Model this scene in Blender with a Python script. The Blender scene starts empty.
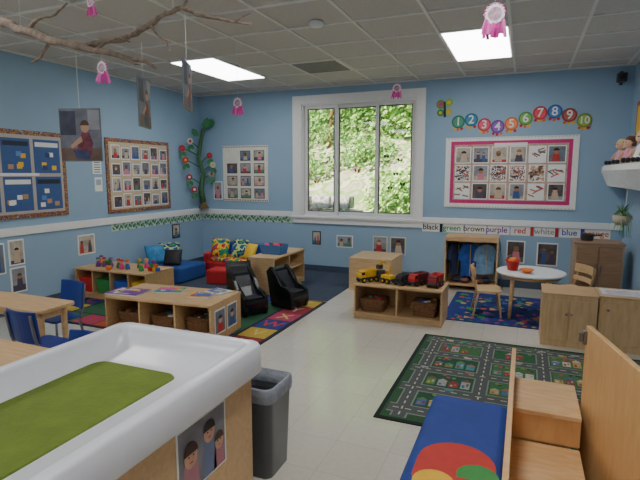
import bpy, bmesh, math, random
from mathutils import Vector, Matrix, Euler
random.seed(4)
R=random.random
U=random.uniform
# ------------------------------------------------------------------ materials
MC={}
def lin(c):
    o=[]
    for v in c:
        v=v/255.0
        o.append(v/12.92 if v<=0.04045 else ((v+0.055)/1.055)**2.4)
    return o
def mat(rgb,rough=.6,var=.05,scale=15,metal=0,bump=0,bscale=80,name=None,coat=0):
    key=(tuple(rgb),rough,var,scale,metal,bump,bscale,coat)
    if key in MC: return MC[key]
    m=bpy.data.materials.new(name or 'mat_%d_%d_%d'%tuple(rgb)); m.use_nodes=True
    nt=m.node_tree; b=nt.nodes['Principled BSDF']
    c=lin(rgb)
    tc=nt.nodes.new('ShaderNodeTexCoord')
    n=nt.nodes.new('ShaderNodeTexNoise'); n.inputs['Scale'].default_value=scale; n.inputs['Detail'].default_value=3
    nt.links.new(tc.outputs['Object'],n.inputs['Vector'])
    r=nt.nodes.new('ShaderNodeValToRGB')
    r.color_ramp.elements[0].position=.3; r.color_ramp.elements[1].position=.7
    r.color_ramp.elements[0].color=[min(1,x*(1-var)) for x in c]+[1]
    r.color_ramp.elements[1].color=[min(1,x*(1+var)) for x in c]+[1]
    nt.links.new(n.outputs['Fac'],r.inputs['Fac']); nt.links.new(r.outputs['Color'],b.inputs['Base Color'])
    b.inputs['Roughness'].default_value=rough; b.inputs['Metallic'].default_value=metal
    if coat: b.inputs['Coat Weight'].default_value=coat
    if bump:
        n2=nt.nodes.new('ShaderNodeTexNoise'); n2.inputs['Scale'].default_value=bscale
        nt.links.new(tc.outputs['Object'],n2.inputs['Vector'])
        bp=nt.nodes.new('ShaderNodeBump'); bp.inputs['Strength'].default_value=bump; bp.inputs['Distance'].default_value=.01
        nt.links.new(n2.outputs['Fac'],bp.inputs['Height']); nt.links.new(bp.outputs['Normal'],b.inputs['Normal'])
    MC[key]=m
    return m
def wood(name,a,b_,rough=.4,sc=(2,14,14)):
    m=bpy.data.materials.new(name); m.use_nodes=True; nt=m.node_tree; b=nt.nodes['Principled BSDF']
    tc=nt.nodes.new('ShaderNodeTexCoord'); mp=nt.nodes.new('ShaderNodeMapping'); mp.inputs['Scale'].default_value=sc
    n=nt.nodes.new('ShaderNodeTexNoise'); n.inputs['Scale'].default_value=3; n.inputs['Detail'].default_value=6; n.inputs['Distortion'].default_value=.6
    r=nt.nodes.new('ShaderNodeValToRGB'); r.color_ramp.elements[0].position=.3; r.color_ramp.elements[1].position=.72
    r.color_ramp.elements[0].color=lin(a)+[1]; r.color_ramp.elements[1].color=lin(b_)+[1]
    nt.links.new(tc.outputs['Object'],mp.inputs['Vector']); nt.links.new(mp.outputs['Vector'],n.inputs['Vector'])
    nt.links.new(n.outputs['Fac'],r.inputs['Fac']); nt.links.new(r.outputs['Color'],b.inputs['Base Color'])
    b.inputs['Roughness'].default_value=rough
    return m
def speckle(name,cols,scale=12,rough=.5):
    m=bpy.data.materials.new(name); m.use_nodes=True; nt=m.node_tree; b=nt.nodes['Principled BSDF']
    tc=nt.nodes.new('ShaderNodeTexCoord')
    n=nt.nodes.new('ShaderNodeTexNoise'); n.inputs['Scale'].default_value=scale; n.inputs['Detail'].default_value=2
    r=nt.nodes.new('ShaderNodeValToRGB'); r.color_ramp.interpolation='CONSTANT'
    while len(r.color_ramp.elements)<len(cols): r.color_ramp.elements.new(.5)
    k=len(cols)
    for i,c in enumerate(cols):
        r.color_ramp.elements[i].position=0 if i==0 else .36+.28*(i-1)/max(1,k-2)
    for i,c in enumerate(cols): r.color_ramp.elements[i].color=lin(c)+[1]
    nt.links.new(tc.outputs['Object'],n.inputs['Vector']); nt.links.new(n.outputs['Fac'],r.inputs['Fac']); nt.links.new(r.outputs['Color'],b.inputs['Base Color'])
    b.inputs['Roughness'].default_value=rough
    return m
def emis(name,rgb,s):
    m=bpy.data.materials.new(name); m.use_nodes=True; nt=m.node_tree; b=nt.nodes['Principled BSDF']
    b.inputs['Base Color'].default_value=lin(rgb)+[1]; b.inputs['Emission Color'].default_value=lin(rgb)+[1]; b.inputs['Emission Strength'].default_value=s
    return m
WOOD=wood('maple_wood',(196,156,108),(216,180,132))
WOOD2=wood('birch_wood',(204,166,116),(222,190,144),sc=(14,2,14))
WOODV=wood('birch_wood_vertical',(204,166,116),(222,188,142),sc=(14,14,2))
DWOOD=wood('dark_play_wood',(150,116,86),(170,136,104))
WHITE=mat((238,238,236),.45,.02,name='white_paint')
PLASTW=mat((226,226,230),.3,.015,name='white_plastic',coat=.3)
BLACK=mat((26,26,30),.55,.1,name='black_fabric')
DGREY=mat((60,62,68),.6,.1)
BLUE=mat((30,52,130),.4,.06,name='blue_plastic')
METAL=mat((150,150,155),.3,.05,metal=1,name='metal')
RED=mat((200,40,40),.5); GREEN=mat((50,140,70),.5); YEL=mat((238,190,40),.5); BLU=mat((50,90,180),.5); ORG=mat((232,120,40),.5); PUR=mat((120,60,150),.5)
PINK=mat((226,60,140),.5); TEAL=mat((40,140,140),.5); BRN=mat((120,80,50),.6)
PAPER=mat((240,240,236),.7,.02)
WICK=mat((120,82,50),.8,.35,60,bump=.6,bscale=60,name='wicker')
PHOTOS=[speckle('photo_print_%d'%i,c,s) for i,(c,s) in enumerate([
 ([(40,34,36),(190,140,110),(150,60,60),(220,214,205),(70,90,140)],18),
 ([(60,66,80),(205,165,135),(230,226,220),(90,60,45),(170,50,60)],22),
 ([(30,30,34),(120,90,70),(210,170,140),(235,232,225),(80,110,90)],16),
 ([(70,50,40),(228,222,214),(90,120,170),(196,150,120),(40,40,46)],20)])]
ART=[speckle('child_art_%d'%i,c,26) for i,c in enumerate([
 [(244,242,238),(70,60,60),(240,238,232),(170,70,60),(244,242,238)],
 [(236,232,222),(90,60,50),(246,244,238),(60,60,80),(200,110,80)]])]
# ------------------------------------------------------------------ mesh builder
class B:
    def __init__(s,name): s.bm=bmesh.new(); s.mats=[]; s.name=name; s.M=Matrix()
    def mi(s,m):
        if m not in s.mats: s.mats.append(m)
        return s.mats.index(m)
    def v(s,p): return s.bm.verts.new(s.M@Vector(p))
    def f(s,vs,m,sm=False):
        try: fc=s.bm.faces.new(vs)
        except ValueError: return None
        fc.material_index=s.mi(m); fc.smooth=sm; return fc
    def box(s,x0,x1,y0,y1,z0,z1,m):
        a=[s.v(p) for p in ((x0,y0,z0),(x1,y0,z0),(x1,y1,z0),(x0,y1,z0),(x0,y0,z1),(x1,y0,z1),(x1,y1,z1),(x0,y1,z1))]
        for q in ((3,2,1,0),(4,5,6,7),(0,1,5,4),(1,2,6,5),(2,3,7,6),(3,0,4,7)): s.f([a[i] for i in q],m)
    def poly(s,pts,m): return s.f([s.v(p) for p in pts],m)
    def loft(s,loops,m,sm=True,close=True,cap0=True,cap1=True):
        L=[[s.v(p) for p in l] for l in loops]
        for a,b in zip(L,L[1:]):
            n=len(a)
            for i in range(n if close else n-1):
                s.f([a[i],a[(i+1)%n],b[(i+1)%n],b[i]],m,sm)
        if cap0: s.f(L[0][::-1],m)
        if cap1: s.f(L[-1],m)
    def tube(s,pts,rads,m,n=8):
        pts=[Vector(p) for p in pts]
        if not isinstance(rads,(list,tuple)): rads=[rads]*len(pts)
        loops=[]; ref=None
        for i,p in enumerate(pts):
            d=(pts[min(i+1,len(pts)-1)]-pts[max(i-1,0)]).normalized()
            if ref is None: ref=Vector((0,0,1)) if abs(d.z)<.9 else Vector((1,0,0))
            a=d.cross(ref).normalized(); b=d.cross(a).normalized()
            loops.append([p+(a*math.cos(t)+b*math.sin(t))*rads[i] for t in [2*math.pi*k/n for k in range(n)]])
        s.loft(loops,m)
    def cyl(s,p0,p1,r0,m,r1=None,n=20): s.tube([p0,p1],[r0,r0 if r1 is None else r1],m,n)
    def lathe(s,c,prof,m,n=24,cap=True):
        c=Vector(c)
        s.loft([[c+Vector((r*math.cos(2*math.pi*k/n),r*math.sin(2*math.pi*k/n),z)) for k in range(n)] for r,z in prof],m,True,True,cap,cap)
    def sph(s,c,r,m,sc=(1,1,1),n=14):
        c=Vector(c); loops=[]
        h=n//2
        for j in range(1,h):
            t=math.pi*j/h
            loops.append([c+Vector((r*sc[0]*math.sin(t)*math.cos(2*math.pi*k/n),r*sc[1]*math.sin(t)*math.sin(2*math.pi*k/n),-r*sc[2]*math.cos(t))) for k in range(n)])
        s.loft(loops,m)
    def prism(s,pts,y0,y1,m):
        s.loft([[(x,y0,z) for x,z in pts],[(x,y1,z) for x,z in pts]],m,False)
    def text(s,t,u,v,size,y,m,align='CENTER'):
        c=bpy.data.curves.new('t','FONT'); c.body=t; c.size=size; c.align_x=align; c.align_y='CENTER'; c.offset=size*.012
        o=bpy.data.objects.new('t',c); bpy.context.collection.objects.link(o)
        bpy.context.view_layer.update()
        me=bpy.data.meshes.new_from_object(o.evaluated_get(bpy.context.evaluated_depsgraph_get()))
        vs=[s.v((u+w.co.x,y,v+w.co.y)) for w in me.vertices]
        for p in me.polygons: s.f([vs[i] for i in p.vertices],m)
        bpy.data.objects.remove(o); bpy.data.meshes.remove(me)
    def done(s,loc=(0,0,0),rz=0,bevel=0,seg=2,recalc=True,sc=1):
        if recalc: bmesh.ops.recalc_face_normals(s.bm,faces=s.bm.faces[:])
        me=bpy.data.meshes.new(s.name); s.bm.to_mesh(me); s.bm.free()
        for m in s.mats: me.materials.append(m)
        o=bpy.data.objects.new(s.name,me); bpy.context.collection.objects.link(o)
        o.location=loc; o.rotation_euler=(0,0,rz); o.scale=(sc,sc,sc)
        if bevel:
            b=o.modifiers.new('bevel','BEVEL'); b.width=bevel; b.segments=seg; b.limit_method='ANGLE'; b.angle_limit=math.radians(40); b.harden_normals=False
        return o
def rr(x0,x1,y0,y1,r,z,n=5):
    P=[]
    for cx,cy,a in ((x1-r,y1-r,0),(x0+r,y1-r,90),(x0+r,y0+r,180),(x1-r,y0+r,270)):
        for k in range(n+1):
            t=math.radians(a+90*k/n); P.append((cx+r*math.cos(t),cy+r*math.sin(t),z))
    return P
# ------------------------------------------------------------------ room
XL,XR,YB,YF,H=-5.05,1.12,6.9,-2.6,2.78
WALL=mat((150,179,203),.7,.02,3,bump=.05,bscale=120,name='blue_wall_paint')
m=bpy.data.materials.new('vinyl_tile'); m.use_nodes=True; nt=m.node_tree; b=nt.nodes['Principled BSDF']
tc=nt.nodes.new('ShaderNodeTexCoord')
br=nt.nodes.new('ShaderNodeTexBrick'); br.offset=0; br.inputs['Scale'].default_value=1
br.inputs['Brick Width'].default_value=.305; br.inputs['Row Height'].default_value=.305; br.inputs['Mortar Size'].default_value=.0016
br.inputs['Color1'].default_value=lin((225,218,204))+[1]; br.inputs['Color2'].default_value=lin((219,212,197))+[1]; br.inputs['Mortar'].default_value=lin((194,185,168))+[1]
n=nt.nodes.new('ShaderNodeTexNoise'); n.inputs['Scale'].default_value=30; n.inputs['Detail'].default_value=6
mx=nt.nodes.new('ShaderNodeMix'); mx.data_type='RGBA'; mx.blend_type='MULTIPLY'; mx.inputs['Factor'].default_value=.17
nt.links.new(tc.outputs['Object'],br.inputs['Vector']); nt.links.new(tc.outputs['Object'],n.inputs['Vector'])
nt.links.new(br.outputs['Color'],mx.inputs['A']); nt.links.new(n.outputs['Fac'],mx.inputs['B']); nt.links.new(mx.outputs['Result'],b.inputs['Base Color'])
b.inputs['Roughness'].default_value=.13; b.inputs['Coat Weight'].default_value=.5; b.inputs['Coat Roughness'].default_value=.08
FLOOR=m
o=B('floor'); o.box(XL-.15,XR+.15,YF-.15,YB+.15,-.1,0,FLOOR); o.done()
CEIL=mat((208,204,196),.9,.05,60,bump=.3,bscale=200,name='ceiling_tile')
GRID=mat((232,231,226),.6,.02,name='ceiling_grid_metal')
o=B('ceiling'); o.box(XL-.15,XR+.15,YF-.15,YB+.15,H,H+.1,CEIL)
x=-3.85-.61
while x>XL: x-=.61
x+=.61
xs=[]
while x<XR: xs.append(x); x+=.61
y=5.94+.61; ys=[]
while y>YF: ys.append(y); y-=.61
for x in xs: o.box(x-.013,x+.013,YF,YB,H-.010,H+.001,GRID)
for y in ys: o.box(XL,XR,y-.013,y+.013,H-.011,H+.001,GRID)
o.box(XL,XR,YB-.02,YB,H-.02,H+.001,GRID); o.box(XL,XL+.02,YF,YB,H-.02,H+.001,GRID); o.box(XR-.02,XR,YF,YB,H-.02,H+.001,GRID)
o.done()
wx0,wx1,wz0,wz1=-3.17,-1.43,.86,2.54
o=B('wall_back')
o.box(XL-.15,wx0,YB,YB+.14,0,H,WALL); o.box(wx1,XR+.15,YB,YB+.14,0,H,WALL); o.box(wx0,wx1,YB,YB+.14,0,wz0,WALL); o.box(wx0,wx1,YB,YB+.14,wz1,H,WALL); o.done()
o=B('wall_left'); o.box(XL-.15,XL,YF,YB,0,H,WALL); o.done()
o=B('wall_right'); o.box(XR,XR+.15,YF,YB,0,H,WALL); o.done()
o=B('wall_front'); o.box(XL-.15,XR+.15,YF-.15,YF,0,H,WALL); o.done()
BB=mat((70,84,104),.5,.05,name='baseboard_vinyl')
o=B('baseboard_back'); o.box(XL,XR,YB-.012,YB,0,.1,BB); o.done()
o=B('baseboard_left'); o.box(XL,XL+.012,YF,YB-.012,0,.1,BB); o.done()
o=B('baseboard_right'); o.box(XR-.012,XR,YF,YB-.012,0,.1,BB); o.done()
o=B('trim_1'); o.box(XL,XL+.02,YF,YB,.84,.93,WHITE); o.done(bevel=.004)
o=B('trim_2'); o.box(XL+.02,-3.33,YB-.02,YB,.84,.92,WHITE); o.done(bevel=.004)
o=B('trim_3'); o.box(-1.31,XR,YB-.02,YB,.82,.90,WHITE); o.done(bevel=.004)
VINE=mat((196,216,204),.7,.12,30,name='border_paper')
def vine(o,u0,u1,pt):
    u=u0; k=0; cs=[mat((70,140,90),.6),mat((100,160,110),.6),mat((50,116,80),.6)]
    while u<u1-.04:
        z=.79+.018*math.sin(k*1.1); s_=1 if k%2 else -1
        o.poly([pt(u,z),pt(u+.012,z+s_*.034),pt(u+.036,z+s_*.038),pt(u+.044,z+s_*.012)],cs[k%3])
        o.poly([pt(u,z-.004),pt(u+.03,z-.004),pt(u+.03,z+.004),pt(u,z+.004)],cs[2]); u+=.026; k+=1
o=B('leaf_border_strip'); o.box(XL,XL+.006,4.9,YB-.01,.74,.84,VINE); vine(o,4.92,6.85,lambda u,z:(XL+.008,u,z)); o.done(recalc=False)
o=B('leaf_border_strip'); o.box(XL+.01,-3.34,YB-.006,YB,.74,.84,VINE); vine(o,-5.0,-3.36,lambda u,z:(u,YB-.008,z)); o.done(recalc=False)
# window
FR=mat((228,228,226),.4,.02,name='window_vinyl'); GASK=mat((60,62,64),.5)
g=bpy.data.materials.new('window_glass'); g.use_nodes=True; nt=g.node_tree; nt.nodes.clear()
ou=nt.nodes.new('ShaderNodeOutputMaterial'); tr=nt.nodes.new('ShaderNodeBsdfTransparent'); gl=nt.nodes.new('ShaderNodeBsdfGlossy'); gl.inputs['Roughness'].default_value=.02
mxs=nt.nodes.new('ShaderNodeMixShader'); mxs.inputs[0].default_value=.05
nt.links.new(tr.outputs[0],mxs.inputs[1]); nt.links.new(gl.outputs[0],mxs.inputs[2]); nt.links.new(mxs.outputs[0],ou.inputs[0])
o=B('window_1')
cw=.15
o.box(wx0-cw,wx1+.12,YB-.025,YB,wz1,wz1+.12,WHITE); o.box(wx0-cw,wx0,YB-.025,YB,wz0-.11,wz1,WHITE); o.box(wx1,wx1+.12,YB-.025,YB,wz0-.11,wz1,WHITE)
o.box(wx0,wx1,YB-.025,YB,wz0-.11,wz0,WHITE); o.box(wx0-.18,wx1+.15,YB-.05,YB-.025,wz0-.03,wz0,WHITE)
o.box(wx0,wx0+.02,YB,YB+.14,wz0,wz1,WHITE); o.box(wx1-.02,wx1,YB,YB+.14,wz0,wz1,WHITE); o.box(wx0,wx1,YB,YB+.14,wz0,wz0+.02,WHITE); o.box(wx0,wx1,YB,YB+.14,wz1-.02,wz1,WHITE)
def sash(a,b_,y,t=.05):
    o.box(a,a+t,y,y+.03,wz0+.02,wz1-.02,FR); o.box(b_-t,b_,y,y+.03,wz0+.02,wz1-.02,FR)
    o.box(a+t,b_-t,y,y+.03,wz0+.02,wz0+.02+t,FR); o.box(a+t,b_-t,y,y+.03,wz1-.02-t,wz1-.02,FR)
    o.box(a+t,a+t+.014,y-.001,y+.031,wz0+.02+t,wz1-.02-t,GASK); o.box(b_-t-.014,b_-t,y-.001,y+.031,wz0+.02+t,wz1-.02-t,GASK)
    o.box(a+t+.014,b_-t-.014,y-.001,y+.031,wz1-.02-t-.014,wz1-.02-t,GASK); o.box(a+t+.014,b_-t-.014,y-.001,y+.031,wz0+.02+t,wz0+.02+t+.01,GASK)
sash(wx0+.02,-2.61,YB+.05); sash(-2.66,-1.98,YB+.095,.05); sash(-2.03,wx1-.02,YB+.05)
for a,b_,y in ((-3.08,-2.67,YB+.065),(-2.6,-2.06,YB+.11),(-1.97,-1.51,YB+.065)):
    o.poly([(a,y,wz0+.06),(b_,y,wz0+.06),(b_,y,wz1-.06),(a,y,wz1-.06)],g)
for bx,bz in ((-2.3,1.55),(-1.86,1.75),(-1.72,1.5),(-1.62,1.36),(-1.8,1.3),(-2.95,1.38),(-1.66,1.7)):
    for sg in (-1,1):
        o.poly([(bx,YB+.045,bz),(bx+sg*.035,YB+.045,bz+.03),(bx+sg*.04,YB+.045,bz),(bx+sg*.02,YB+.045,bz-.03)],BLACK if bx>-2.2 else RED)
o.done(recalc=False)
TRO=emis('troffer_diffuser',(250,250,250),12.5)
def troffer(x,y):
    o=B('ceiling_light_panel')
    o.box(-.305,.305,-.61,.61,.0,.012,GRID)
    o.box(-.28,.28,-.585,.585,-.004,.001,TRO)
    o.done((x,y,H-.014))
for x in (-3.545,-.495):
    for y in (5.33,1.67,-.77): troffer(x,y)
VM=mat((130,130,128),.6)
o=B('ceiling_air_vent'); o.box(-.3,.3,-.3,.3,0,.01,GRID)
for k in range(9): o.box(-.27,.27,-.27+k*.063,-.235+k*.063,-.006,.001,VM)
o.done((-2.325,5.635,H-.012))
o=B('smoke_detector'); o.lathe((0,0,0),[(.06,.0),(.065,-.02),(.05,-.04),(.02,-.045)],WHITE); o.done((-1.7,4.0,H-.005))
# ------------------------------------------------------------------ exterior
GR=[mat((120,164,72),.8,.2,4),mat((156,194,98),.8,.2,4),mat((82,130,56),.8,.2,4),mat((196,220,138),.8,.2,4)]
SOIL=speckle('hillside_ground',[(150,140,112),(170,158,132),(120,148,80),(188,174,150),(106,138,70)],3,.9)
o=B('hillside_terrain')
NX,NY=26,16; g_=[]
for j in range(NY+1):
    row=[]
    for i in range(NX+1):
        xx=-14+i*.85; yy=7.3+j*.7
        z=-.1+max(0,(yy-8.2))*.55+.15*math.sin(xx*1.3+yy)+.1*math.sin(yy*2.2)
        row.append(o.v((xx,yy,z)))
    g_.append(row)
for j in range(NY):
    for i in range(NX): o.f([g_[j][i],g_[j][i+1],g_[j+1][i+1],g_[j+1][i]],SOIL,True)
o.done()
def foliage(name,blobs,n,sz,mats_,trunk=None):
    o=B(name)
    for _ in range(n):
        c,r=random.choice(blobs)
        d=Vector((random.gauss(0,1),random.gauss(0,1),random.gauss(0,1))).normalized()*(R()**.4)
        p=Vector((c[0]+d.x*r[0],c[1]+d.y*r[1],c[2]+d.z*r[2]))
        a=Vector((U(-1,1),U(-1,1),U(-1,1))).normalized(); q=a.orthogonal().normalized(); w=a.cross(q)
        s1=sz*U(.6,1.3)
        o.poly([p-q*s1,p+w*s1*.5,p+q*s1,p-w*s1*.5],random.choice(mats_))
    if trunk:
        for t in trunk: o.tube(t,[.07]+[.05]*(len(t)-2)+[.02],BRN)
    return o.done(recalc=False)
foliage('garden_bush',[((-2.0,9.4,.9),(.8,.6,.75)),((-2.5,9.8,1.0),(.6,.5,.6)),((-1.2,9.6,1.1),(.7,.5,.8))],4200,.06,[GR[0],GR[1],GR[3]])
foliage('garden_bush',[((-5.2,11.2,1.7),(1,.6,.5)),((-3.6,11.5,2.0),(.9,.6,.5)),((-4.6,12.4,2.7),(1.4,.7,.6)),((-6.2,12.6,2.8),(1.2,.7,.6))],4200,.06,[GR[0],GR[2],GR[1]])
foliage('tree',[((-3.2,12.6,4.2),(1.4,1,1.3)),((-4.6,12.9,4.3),(1.2,1,1.4)),((-2.2,12.3,3.4),(1.2,.8,1.3)),((-1.2,12.4,4.0),(1.3,1,1.6)),((-2.8,12.8,3.2),(1.2,.8,1.1))],10000,.10,GR,[[(-2.6,12.5,2.0),(-2.5,12.5,3.2),(-2.3,12.4,4.3)]])
foliage('tree',[((-6.0,13.2,4.6),(1.6,1,1.4)),((-7.4,13.5,4.8),(1.5,1,1.6)),((-5.0,14,5.4),(2,1,1.6)),((-2,14.5,5.6),(2.5,1,1.6)),((-3,15,4.6),(3,1,1.6))],9000,.13,GR,[[(-6.2,13.2,2.2),(-6.1,13.2,3.6),(-6.0,13.2,5)],[(-4.9,12.3,1.9),(-4.8,12.4,3.4),(-4.9,12.5,4.8)]])
STONE=speckle('stone_block',[(140,136,128),(170,166,158),(190,186,178),(154,148,138),(120,118,112)],9,.9)
o=B('garden_stone_wall')
for i in range(5):
    for j in range(3):
        o.box(-5.2+i*.42+(j%2)*.18,-4.82+i*.42+(j%2)*.18,9.0,9.35,.3+j*.26,.54+j*.26,STONE)
o.done(bevel=.03)
# ------------------------------------------------------------------ wall-mounted things
def wallB(name,wall):
    o=B(name)
    if wall=='back': o.M=Matrix(((1,0,0,0),(0,1,0,YB),(0,0,1,0),(0,0,0,1)))
    if wall=='left': o.M=Matrix(((0,-1,0,XL),(1,0,0,0),(0,0,1,0),(0,0,0,1)))
    if wall=='right': o.M=Matrix(((0,1,0,XR),(-1,0,0,0),(0,0,1,0),(0,0,0,1)))
    return o
def rect(o,u0,u1,v0,v1,d,m): o.poly([(u0,-d,v0),(u1,-d,v0),(u1,-d,v1),(u0,-d,v1)],m)
def pane(o,u0,u1,v0,v1,d,m): o.box(u0,u1,-d,-.0005,v0,v1,m)
MULTI=[RED,YEL,BLU,GREEN,ORG,PUR,TEAL,PINK]
SKIN=[mat((214,170,142),.6),mat((170,120,92),.6),mat((120,82,62),.6)]
HAIR=[mat((50,34,28),.6),mat((96,64,42),.6),mat((150,116,76),.6)]
SHIRT=[mat((190,60,60),.6),mat((60,90,150),.6),mat((90,130,110),.6),mat((200,180,150),.6),mat((80,70,90),.6),mat((210,130,150),.6)]
BGS=[mat((150,150,154),.6,.3,12),mat((110,120,134),.6,.3,12),mat((186,176,160),.6,.3,12),mat((90,80,78),.6,.4,12)]
def snap(o,u0,u1,v0,v1,d,n=None):
    rect(o,u0,u1,v0,v1,d,random.choice(BGS)); w=u1-u0; h=v1-v0
    rect(o,u0,u1,v0,v0+h*U(.15,.35),d+.0004,random.choice(BGS+SHIRT))
    n=n or random.choice([1,1,2])
    for k in range(n):
        cx=u0+w*((k+.5)/n)+w*U(-.08,.08); r=min(w/n,h)*.17; cz=v0+h*U(.55,.68)
        o.poly([(cx-r*1.6,-d-.0008,v0+h*.04),(cx+r*1.6,-d-.0008,v0+h*.04),(cx+r*1.1,-d-.0008,cz-r*.8),(cx-r*1.1,-d-.0008,cz-r*.8)],random.choice(SHIRT))
        o.poly([(cx+r*math.cos(t),-d-.0012,cz+r*1.15*math.sin(t)) for t in [k2*math.pi/5 for k2 in range(10)]],random.choice(SKIN))
        o.poly([(cx+r*1.12*math.cos(t),-d-.0016,cz+r*.3+r*1.1*math.sin(t)) for t in [k2*math.pi/6 for k2 in range(7)]],random.choice(HAIR))
BROWNB=speckle('patterned_border',[(90,60,40),(190,140,60),(130,40,40),(60,90,120),(200,170,110)],45)
o=wallB('bulletin_board','left'); pane(o,3.02,4.26,1.02,1.97,.015,BROWNB); rect(o,3.07,4.21,1.07,1.92,.017,mat((186,178,170),.8))
for i in range(3):
    for j in range(2):
        u=3.11+i*.37; v=1.10+j*.41
        rect(o,u,u+.33,v,v+.37,.019,mat((62,94,150),.7))
        for k in range(5): 
            a=U(0,.22); c=U(0,.16); rect(o,u+.02+a,u+.08+a,v+.03+c,v+.08+c,.021+k*.0004,random.choice([YEL,PAPER,mat((190,150,110),.7),mat((90,140,200),.7),mat((50,70,120),.7)]))
        rect(o,u+.02,u+.31,v+.29,v+.34,.021,PAPER if (i+j)%2 else mat((40,50,70),.7))
rect(o,3.3,3.9,1.48,1.51,.023,PAPER)
o.done(recalc=False)
o=wallB('bulletin_board','left'); pane(o,4.87,6.10,.98,1.97,.015,BROWNB); rect(o,4.92,6.05,1.03,1.92,.017,mat((206,186,156),.8))
for i in range(6):
    for j in range(4):
        u=4.94+i*.186; v=1.05+j*.215
        w=.155; h=.19 if (i+j)%2 else .16; a=U(0,.02)
        rect(o,u+a,u+a+w,v,v+h,.019,PAPER); snap(o,u+.012+a,u+a+w-.01,v+.012,v+h-.012,.021)
o.done(recalc=False)
o=wallB('paper_note','left'); pane(o,4.66,4.8,1.5,1.68,.003,PAPER)
for k in range(5): rect(o,4.68,4.78,1.52+k*.03,1.53+k*.03,.005,DGREY)
o.done(recalc=False)
o=wallB('paper_note','left'); pane(o,4.68,4.8,1.28,1.46,.003,PAPER); rect(o,4.70,4.78,1.36,1.43,.005,mat((170,180,190),.6)); o.done(recalc=False)
def photo(wall,u0,u1,v0,v1,frame=PAPER,k=None,name='wall_photo'):
    o=wallB(name,wall); pane(o,u0,u1,v0,v1,.008,frame); d=.016
    snap(o,u0+d,u1-d,v0+d,v1-d,.010,k)
    o.done(recalc=False)
photo('left',4.36,4.62,.50,.75,k=2); photo('left',3.48,3.66,.52,.80); photo('left',3.48,3.66,.22,.50); photo('left',3.26,3.44,.45,.78); photo('left',6.12,6.30,.50,.72,DGREY)
photo('back',-4.79,-4.62,1.08,1.38,k=1)
photo('back',-2.60,-2.34,.40,.585,WHITE,2); photo('back',-3.0,-2.86,.42,.63,DGREY); photo('back',-2.03,-1.81,.34,.60,mat((214,210,190),.6),1); photo('back',-1.77,-1.54,.34,.60,mat((214,210,190),.6),1)
photo('back',-.19,.04,.33,.63,WHITE,1,'framed_photo'); photo('back',.18,.43,.32,.62,WHITE,2,'framed_photo')
o=wallB('photo_display_board','back'); pane(o,-4.59,-3.76,1.06,1.95,.015,mat((228,226,214),.7))
for i in range(27):
    for v in (1.07,1.92): rect(o,-4.58+i*.0305,-4.565+i*.0305,v,v+.02,.017,BRN)
for i in range(3):
    for j in range(4):
        if i==0 and j==3: continue
        u=-4.50+i*.25; v=1.12+j*.2
        rect(o,u-.01,u+.18,v-.01,v+.15,.018,DGREY)
        snap(o,u,u+.17,v,v+.14,.020)
o.done(recalc=False)
MAG=mat((206,50,120),.7)
o=wallB('art_bulletin_board','back'); pane(o,-1.02,.59,1.05,1.98,.015,PAPER)
n=40
for i in range(n):
    u=-1.0+i*1.575/n
    for v,dz in ((1.055,.02),(1.975,-.02)): o.poly([(u,-.017,v),(u+.04,-.017,v),(u+.02,-.017,v+dz)],mat((205,205,200),.7))
rect(o,-.95,.52,1.11,1.93,.018,MAG); rect(o,-.905,.475,1.155,1.885,.020,mat((196,170,150),.8,.2,20))
for i in range(6):
    for j in range(3):
        u=-.90+i*.228; v=1.165+j*.238; a=U(0,.02)
        kind=R()
        rect(o,u+a,u+.212,v,v+.215,.022,PAPER)
        if kind<.45: snap(o,u+a+.012,u+.2,v+.012,v+.203,.0235)
        else:
            rect(o,u+a+.012,u+.2,v+.012,v+.203,.0232,random.choice([ART[0],ART[1],PAPER,PHOTOS[2]]))
            for q in range(6):
                x=u+U(.04,.17); z=v+U(.04,.17); an=U(-.6,.6); dx=.04*math.cos(an); dz=.04*math.sin(an)
                o.poly([(x-dx,-.024-q*.0003,z-dz-.008),(x+dx,-.024-q*.0003,z+dz-.008),(x+dx,-.024-q*.0003,z+dz+.01),(x-dx,-.024-q*.0003,z-dz+.01)],random.choice([BRN,DGREY,mat((200,90,80),.6),mat((150,120,100),.6),mat((210,120,60),.6)]))
rect(o,-.4,.0,1.86,1.90,.026,PAPER)
o.done(recalc=False)
o=wallB('number_caterpillar_cutout','back')
zs=[2.19,2.21,2.14,2.11,2.14,2.20,2.26,2.27,2.22,2.15]
cc=[(40,120,90),(30,110,140),(190,60,80),(110,60,150),(220,110,50),(90,150,60),(200,50,60),(40,90,160),(150,60,50),(120,150,50)]
for i,z in enumerate(zs):
    x=-.87+i*.166; m=mat(cc[i],.6)
    for a in range(3):
        t=-2.1+a*.5; o.cyl((x+.1*math.cos(t),-.004,z+.1*math.sin(t)),(x+.1*math.cos(t),-.008,z+.1*math.sin(t)),.02,random.choice([YEL,ORG,RED]),n=8)
    o.cyl((x,-.001,z),(x,-.010,z),.085,m,n=24); o.cyl((x,-.010,z),(x,-.011,z),.066,mat([min(255,c+40) for c in cc[i]],.6),n=24)
    o.text(str(i+1),x,z,.15 if i<9 else .12,-.0125,PAPER)
o.done()
o=wallB('paper_butterfly','back')
x,z=-1.05,2.36
for dx,dz,r,m in ((-.06,.07,.06,mat((120,160,70),.6)),(.05,.09,.05,mat((150,190,80),.6)),(-.06,-.04,.045,GREEN),(.05,-.03,.045,mat((190,200,90),.6))):
    o.cyl((x+dx,-.001,z+dz),(x+dx,-.006,z+dz),r,m,n=18); o.cyl((x+dx,-.006,z+dz),(x+dx,-.007,z+dz),r*.5,random.choice([YEL,BLU,PINK]),n=14)
o.cyl((x,-.006,z-.10),(x-.01,-.008,z+.1),.015,DGREY,n=8)
o.done()
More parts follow.
